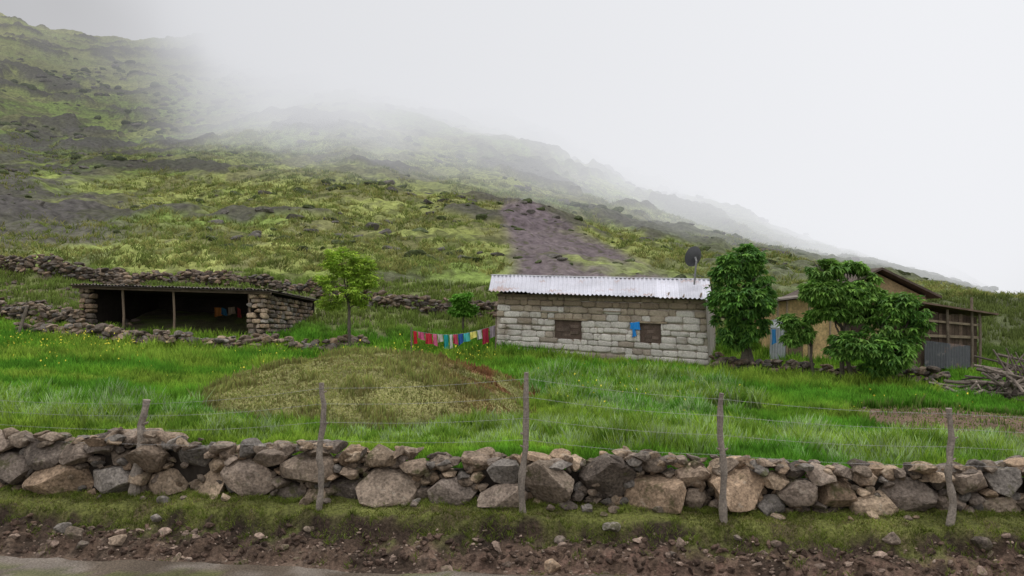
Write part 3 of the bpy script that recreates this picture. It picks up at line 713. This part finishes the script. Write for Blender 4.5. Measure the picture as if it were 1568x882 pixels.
b0 = P(535, 524, 29); b0[2] = gz(b0[0], 29)
tree('young_tree', b0, P(533, 450, 29), [lob(518, 400, 29, 28, 20), lob(552, 407, 29, 24, 16, .2), lob(505, 430, 29, 24, 16, -.2), lob(560, 430, 29, 23, 14), lob(530, 448, 29, 33, 13, -.2), lob(505, 463, 29, 19, 11), lob(550, 462, 29, 18, 9, .2), lob(530, 420, 29, 22, 14)], .07, 3000, 5, .14, .028, .1, yg, shell=.3)
b0 = P(1140, 545, 27.5); b0[2] = gz(b0[0], 27.5)
tree('leafy_tree', b0, P(1138, 470, 27.5), [lob(1136, 398, 27.5, 30, 22), lob(1118, 420, 27.5, 28, 22), lob(1155, 420, 27.5, 26, 24, .2), lob(1110, 455, 27.5, 25, 24, .1), lob(1138, 458, 27.5, 34, 28, -.5), lob(1164, 458, 27.5, 20, 24), lob(1112, 488, 27.5, 24, 20), lob(1150, 492, 27.5, 28, 22), lob(1128, 516, 27.5, 26, 14)], .1, 3300, 6, .23, .045, .55, dg, stems=3, shell=.7)
b0 = P(1295, 575, 25.5); b0[2] = gz(b0[0], 25.5)
tree('leafy_tree', b0, P(1292, 500, 25.5), [lob(1260, 412, 25.5, 24, 14), lob(1298, 413, 25.5, 27, 13, .2), lob(1320, 430, 25.5, 22, 16), lob(1258, 445, 25.5, 28, 16, -.2), lob(1300, 452, 25.5, 34, 20), lob(1336, 455, 25.5, 18, 16), lob(1275, 476, 25.5, 26, 10), lob(1315, 480, 25.5, 26, 12)], .09, 2200, 6, .23, .045, .5, mg, stems=2, shell=.65)
b0 = P(1355, 580, 25); b0[2] = gz(b0[0], 25)
tree('leafy_tree', b0, P(1360, 520, 25), [lob(1375, 466, 25, 26, 16), lob(1402, 470, 25, 22, 16), lob(1350, 500, 25, 28, 16), lob(1385, 498, 25, 32, 16, .2), lob(1300, 518, 25, 26, 11), lob(1325, 530, 25, 32, 18, -.3), lob(1360, 540, 25, 34, 22, -.2), lob(1390, 525, 25, 18, 14), lob(1290, 535, 25, 20, 11), lob(1345, 560, 25, 26, 12)], .08, 2500, 6, .23, .045, .5, mg+dg, stems=3, shell=.65)
b0 = P(1246, 575, 26); b0[2] = gz(b0[0], 26)
tree('leafy_tree', b0, P(1240, 505, 26), [lob(1208, 492, 26, 16, 11), lob(1228, 508, 26, 17, 12), lob(1215, 518, 26, 14, 8), lob(1246, 485, 26, 11, 9)], .06, 480, 6, .20, .04, .5, mg)
b0 = P(709, 485, 33.5); b0[2] = gz(b0[0], 33.5)
tree('round_bush', b0, P(709, 470, 33.5), [lob(709, 460, 33.5, 16, 15), lob(703, 475, 33.5, 14, 9), lob(717, 474, 33.5, 13, 9)], .05, 1100, 5, .18, .04, .2, [[.13, .32, .035], [.17, .37, .05]], shell=.4)

# ---------------------------------------------------------------- grass
def blades(name, x, y, h, w, cb, ct, lean=.35, zo=-.01, zf=None):
    n = len(x); z = (gz(x, y) if zf is None else zf)+zo; az = R.uniform(0, np.pi, n); la = R.uniform(0, 2*np.pi, n); le = h*lean*R.uniform(.2, 1.4, n)
    wx = np.cos(az)*w/2; wy = np.sin(az)*w/2
    mx = x+np.cos(la)*le*.35; my = y+np.sin(la)*le*.35
    V = np.stack([np.stack([x-wx, y-wy, z], 1), np.stack([x+wx, y+wy, z], 1), np.stack([mx+wx*.8, my+wy*.8, z+h*.6], 1), np.stack([x+np.cos(la)*le, y+np.sin(la)*le, z+h], 1), np.stack([mx-wx*.8, my-wy*.8, z+h*.6], 1)], 1).reshape(-1, 3)
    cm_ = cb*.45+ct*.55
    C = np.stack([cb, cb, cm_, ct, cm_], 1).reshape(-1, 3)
    return mk(name, V, np.arange(n*5).reshape(n, 5), M_grass, C, False)
N = 500000
y = 11.6*np.exp(R.uniform(0, 1, N)*math.log(34/11.6)); x = R.uniform(-.72, .72, N)*y
N2 = 90000; y = np.concatenate([y, R.uniform(33, 49, N2)]); x = np.concatenate([x, R.uniform(-.72, .72, N2)*y[N:]]); N += N2
d = y-Yr(x); mm = moundm(x, y); bm_ = brownm(x, y); cm = cropm(x, y)*(mm < .03)
cl_ = fbm(x*1.7, y*1.7, 130, 3)
keep = (d > 1.75) & ~((bm_ > .45) & (R.uniform(size=N) < .88)) & ~((mm > .02) & (R.uniform(size=N) < .5))
hx, hy = x+.66, y-31
inside = ((hx*dirv[0]+hy*dirv[1]) > -.1) & ((hx*dirv[0]+hy*dirv[1]) < L) & ((hx*inn[0]+hy*inn[1]) > .0) & ((hx*inn[0]+hy*inn[1]) < 4.8)
shd = ((x-A0[0])*dv[0]+(y-A0[1])*dv[1] > 0) & ((x-A0[0])*dv[0]+(y-A0[1])*dv[1] < 7.7) & ((x-A0[0])*iv[0]+(y-A0[1])*iv[1] > 0) & ((x-A0[0])*iv[0]+(y-A0[1])*iv[1] < 5)
keep &= ~inside & ~shd & ~((y > 31) & (cl_ < .42))
x, y, mm, bm_, cm, cl_ = [q[keep] for q in (x, y, mm, bm_, cm, cl_)]; n = len(x)
h = (.08+.34*cl_)*R.uniform(.6, 1.35, n)*(1+.6*sst(21, 25, y)); w = .012+.0009*y
h = h*(1+.45*cm)*(1-.35*sst(5, 2.5, np.abs(x+3.5))*sst(15.5, 13.5, y)); h = np.where((mm > .02) | (bm_ > .45), .04*R.uniform(.5, 1.8, n)*(1+1.8*(cl_ > .58)), h)
h = h*(1-.4*sst(30, 33, y))
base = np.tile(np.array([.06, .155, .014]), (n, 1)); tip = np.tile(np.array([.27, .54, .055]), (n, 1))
big = fbm(x*.25, y*.45, 131, 3)
tip = mixc(tip, (.40, .57, .08), sst(.47, .65, big)); tip = mixc(tip, (.16, .42, .045), sst(.5, .35, big)*.8)
cl2 = fbm(x*3, y*3, 133, 3)
tip = mixc(tip, (.55, .68, .38), cm*(R.uniform(size=n) < .5)*.9*sst(.38, .55, cl2)); base = mixc(base, (.035, .12, .018), cm)
tip = mixc(tip, (.08, .23, .025), sst(.46, .3, cl2)*.55*(mm < .02))
dry = sst(.0, .03, mm); dn_ = fbm(x*2.2, y*2.2, 140, 3)
tip = mixc(tip, (.42, .42, .14), dry); base = mixc(base, (.22, .21, .075), dry)
tip = mixc(tip, (.19, .15, .065), dry*sst(.50, .60, dn_)*.8)
rim = dry*sst(.22, .05, mm); tip = mixc(tip, (.20, .15, .06), rim*.65)
rd_ = dry*sst(-2.6, -.2, x+.3*(y-18))*sst(.38, .55, fbm(x*1.2, y*1.2, 60)+.1); tip = mixc(tip, (.28, .125, .06), rd_*.9); base = mixc(base, (.15, .075, .042), rd_*.9)
tip = mixc(tip, (.27, .38, .09), dry*(R.uniform(size=n) < .5)*.75*(1-rd_))
bb_ = sst(.35, .5, bm_); tip = mixc(tip, (.30, .25, .13), bb_*(R.uniform(size=n) < .7))
bk = sst(31, 36, y); tip = mixc(tip, (.28, .35, .09), bk*.8); base = mixc(base, (.10, .13, .035), bk)
tip = mixc(tip, (.15, .18, .065), sst(13, 20, x)*sst(29, 33, y)*.7)
v_ = R.uniform(.7, 1.25, (n, 1)); 
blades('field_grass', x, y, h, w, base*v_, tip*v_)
# bunch grass on the lower mountain
N = 16000; cy = 47+R.uniform(0, 1, N)**1.4*120; cx = R.uniform(-.72, .72, N)*cy
mz = mount(cx, cy); sl_, sc_m, _ = scree_masks(cx, cy, mz[0])
kp = (fbm(cx/9, cy/9, 150, 3) > .42) & (sc_m < .25) & (mz[1] < .4) & (R.uniform(size=N) > sl_*.7); cx = cx[kp]; cy = cy[kp]; kb = 12
s_ = (.08+.0022*cy); x = np.repeat(cx, kb)+R.normal(0, 1, len(cx)*kb)*np.repeat(s_, kb); y = np.repeat(cy, kb)+R.normal(0, 1, len(cx)*kb)*np.repeat(s_, kb); n = len(x)
tc_ = np.where(R.uniform(size=(len(cx), 1)) < .45, [[.44, .44, .15]], [[.28, .35, .095]])*R.uniform(.7, 1.2, (len(cx), 1)); tc_ = np.repeat(tc_, kb, 0)
blades('mountain_bunch_grass', x, y, R.uniform(.12, .32, n)*(1+y/150), .03+.0006*y, tc_*.5, tc_, .9, -.03, mount(x, y)[0])
N = 110000; x = R.uniform(-9.5, 9.5, N); d = R.uniform(.3, 1.75, N); y = Yr(x)+d
nn_ = fbm(x*1.2, y*1.2, 60)*.6+fbm(x*6, y*6, 61)*.4
kp = (d+.5*(nn_-.5)*2 > .56) & (R.uniform(size=N) < sst(.38, .56, nn_)+.12) ; x = x[kp]; y = y[kp]; nn_ = nn_[kp]; n = len(x)
v_ = R.uniform(.6, 1.3, (n, 1))*(.65+.7*sst(.4, .6, fbm(x*2.3, y*2.3, 66))[:, None])
blades('verge_grass', x, y, R.uniform(.015, .055, n), np.full(n, .008), np.array([[.10, .12, .027]])*v_, np.where(R.uniform(size=(n, 1)) < .62, [[.28, .34, .065]], [[.36, .32, .125]])*v_, .8)
N = 560; cx = R.uniform(-9, 9, N); pk = R.uniform(size=N); cy = Yr(cx)+np.where(pk < .4, R.uniform(.95, 1.15, N), np.where(pk < .85, R.uniform(.42, .68, N), R.uniform(-.15, .5, N)))
x = np.repeat(cx, 26)+R.normal(0, .045, N*26); y = np.repeat(cy, 26)+R.normal(0, .03, N*26); n = len(x)
blades('verge_tufts', x, y, R.uniform(.03, .10, n), np.full(n, .007), np.tile([.07, .09, .02], (n, 1)), np.array([[.25, .32, .06]])*R.uniform(.6, 1.3, (n, 1)), .9)
def flowers(name, regs, col):
    Vs, Cs = [], []
    for (u0, u1, y0, y1, n, hh) in regs:
        y = R.uniform(y0, y1, n); x = (R.uniform(u0, u1, n)-784)*y/F_; z = gz(x, y)+R.uniform(.5, 1.1, n)*hh; s = R.uniform(.014, .03, n)
        for k in range(n):
            c = np.array([x[k], y[k], z[k]]); a = R.uniform(0, 3)
            e1 = np.array([math.cos(a), math.sin(a), .3])*s[k]; e2 = np.array([-math.sin(a)*.4, math.cos(a)*.4, .9])*s[k]
            Vs += [c-e1, c-e2, c+e1, c+e2]; Cs += [col]*4
    V = np.array(Vs); return mk(name, V, np.arange(len(V)).reshape(-1, 4), M_cloth, np.array(Cs), False)
flowers('wildflowers', [(0, 220, 26, 30, 260, .6), (0, 700, 20, 30, 140, .55), (600, 760, 27, 30, 160, .6), (820, 1100, 17, 26, 110, .55), (1100, 1500, 18, 25, 40, .5)], (.80, .70, .08))

# ---------------------------------------------------------------- cloud on the mountain (volume; its own emission stands in for scattered light)
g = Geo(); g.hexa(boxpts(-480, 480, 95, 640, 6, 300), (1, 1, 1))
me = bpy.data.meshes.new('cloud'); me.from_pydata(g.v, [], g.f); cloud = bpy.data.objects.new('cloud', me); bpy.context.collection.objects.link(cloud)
m = bpy.data.materials.new('cloud_vapour_glow'); m.use_nodes = True; nt = m.node_tree; nt.nodes.clear()
out_ = nt.nodes.new('ShaderNodeOutputMaterial'); geo = nt.nodes.new('ShaderNodeNewGeometry')
sp = nt.nodes.new('ShaderNodeSeparateXYZ'); nt.links.new(geo.outputs['Position'], sp.inputs[0])
nz = noise_(nt, geo.outputs['Position'], .016, 3, .6)
xl = math_(nt, 'MULTIPLY', math_(nt, 'MINIMUM', math_(nt, 'ADD', math_(nt, 'MAXIMUM', sp.outputs[0], -300), 28), 0.0), -.98)
xr_ = math_(nt, 'MULTIPLY', math_(nt, 'MINIMUM', math_(nt, 'MAXIMUM', sp.outputs[0], -28), 60), -.35)
basez = math_(nt, 'ADD', math_(nt, 'ADD', xl, xr_), 18)
basez = math_(nt, 'ADD', basez, math_(nt, 'MULTIPLY', math_(nt, 'MAXIMUM', math_(nt, 'SUBTRACT', sp.outputs[0], 90), 0.0), .45))
hgt = math_(nt, 'SUBTRACT', sp.outputs[2], basez)
hgt = math_(nt, 'ADD', hgt, math_(nt, 'MULTIPLY', math_(nt, 'SUBTRACT', nz, .5), 160))
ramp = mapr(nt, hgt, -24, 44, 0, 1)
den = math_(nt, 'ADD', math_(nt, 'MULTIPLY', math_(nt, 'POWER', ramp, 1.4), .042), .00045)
br = mapr(nt, sp.outputs[0], -240, 60, .52, .91)  # painted glow level along X: dim left, brightest centre-right, dimmer far right
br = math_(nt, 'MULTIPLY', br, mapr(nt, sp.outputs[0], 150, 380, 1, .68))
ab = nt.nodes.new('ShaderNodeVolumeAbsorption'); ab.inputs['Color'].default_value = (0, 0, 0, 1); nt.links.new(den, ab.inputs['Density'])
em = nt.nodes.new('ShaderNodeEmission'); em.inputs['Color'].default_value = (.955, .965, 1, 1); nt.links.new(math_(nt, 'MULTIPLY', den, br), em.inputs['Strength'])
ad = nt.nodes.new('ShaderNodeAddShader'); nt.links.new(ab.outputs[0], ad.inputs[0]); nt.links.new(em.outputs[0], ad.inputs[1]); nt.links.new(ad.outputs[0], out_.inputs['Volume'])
try: m.cycles.volume_step_rate = .4
except Exception as ex: print('step', ex)
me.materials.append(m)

# ---------------------------------------------------------------- world & sun
w = bpy.data.worlds.new('World'); bpy.context.scene.world = w; w.use_nodes = True; nt = w.node_tree
bg = nt.nodes['Background']; sky = nt.nodes.new('ShaderNodeTexSky'); sky.sky_type = 'NISHITA'; sky.sun_disc = False
SE, SR = math.radians(74), math.radians(25)
sky.sun_elevation = SE; sky.sun_rotation = SR
tc = nt.nodes.new('ShaderNodeTexCoord'); vm = nt.nodes.new('ShaderNodeVectorMath'); vm.operation = 'DOT_PRODUCT'
nrmn = nt.nodes.new('ShaderNodeVectorMath'); nrmn.operation = 'NORMALIZE'; nt.links.new(tc.outputs['Generated'], nrmn.inputs[0]); nt.links.new(nrmn.outputs[0], vm.inputs[0])
bd = Vector((.20, 1, .24)).normalized(); vm.inputs[1].default_value = bd
f = mapr(nt, vm.outputs['Value'], .88, .99, .50, .97)
sz_ = nt.nodes.new('ShaderNodeSeparateXYZ'); nt.links.new(nrmn.outputs[0], sz_.inputs[0])
f2 = mapr(nt, sz_.outputs[2], .42, .9, 0, 2.0)
f3 = mapr(nt, sz_.outputs[1], .2, -.6, 0, .95)     # brightness added to the sky behind the camera, fill for front-facing surfaces
f = math_(nt, 'MAXIMUM', math_(nt, 'MAXIMUM', f, f2), f3); f = math_(nt, 'MULTIPLY', f, 10.5)
cm = nt.nodes.new('ShaderNodeCombineColor'); nt.links.new(math_(nt, 'MULTIPLY', f, .995), cm.inputs[0]); nt.links.new(math_(nt, 'MULTIPLY', f, .985), cm.inputs[1]); nt.links.new(f, cm.inputs[2])
c = mixn(nt, .96, sky.outputs[0], cm.outputs[0]); nt.links.new(c, bg.inputs['Color']); bg.inputs['Strength'].default_value = .1
sl = bpy.data.lights.new('sun', 'SUN'); sl.energy = 1.5; sl.angle = math.radians(18); sl.color = (1, .96, .9)
so = bpy.data.objects.new('sun', sl); bpy.context.collection.objects.link(so)
sd = Vector((math.sin(SR)*math.cos(SE), math.cos(SR)*math.cos(SE), math.sin(SE)))
so.rotation_euler = sd.to_track_quat('Z', 'Y').to_euler()

cam = bpy.data.cameras.new('camera'); cam.lens = 36*F_/1568; cam.sensor_width = 36; cam.shift_y = 39/1568; cam.clip_end = 5000
co = bpy.data.objects.new('camera', cam); co.location = (0, 0, CZ); co.rotation_euler = (math.radians(90), 0, 0)
bpy.context.collection.objects.link(co); bpy.context.scene.camera = co
vs = bpy.context.scene.view_settings; vs.view_transform = 'Standard'; vs.look = 'None'; vs.exposure = 0
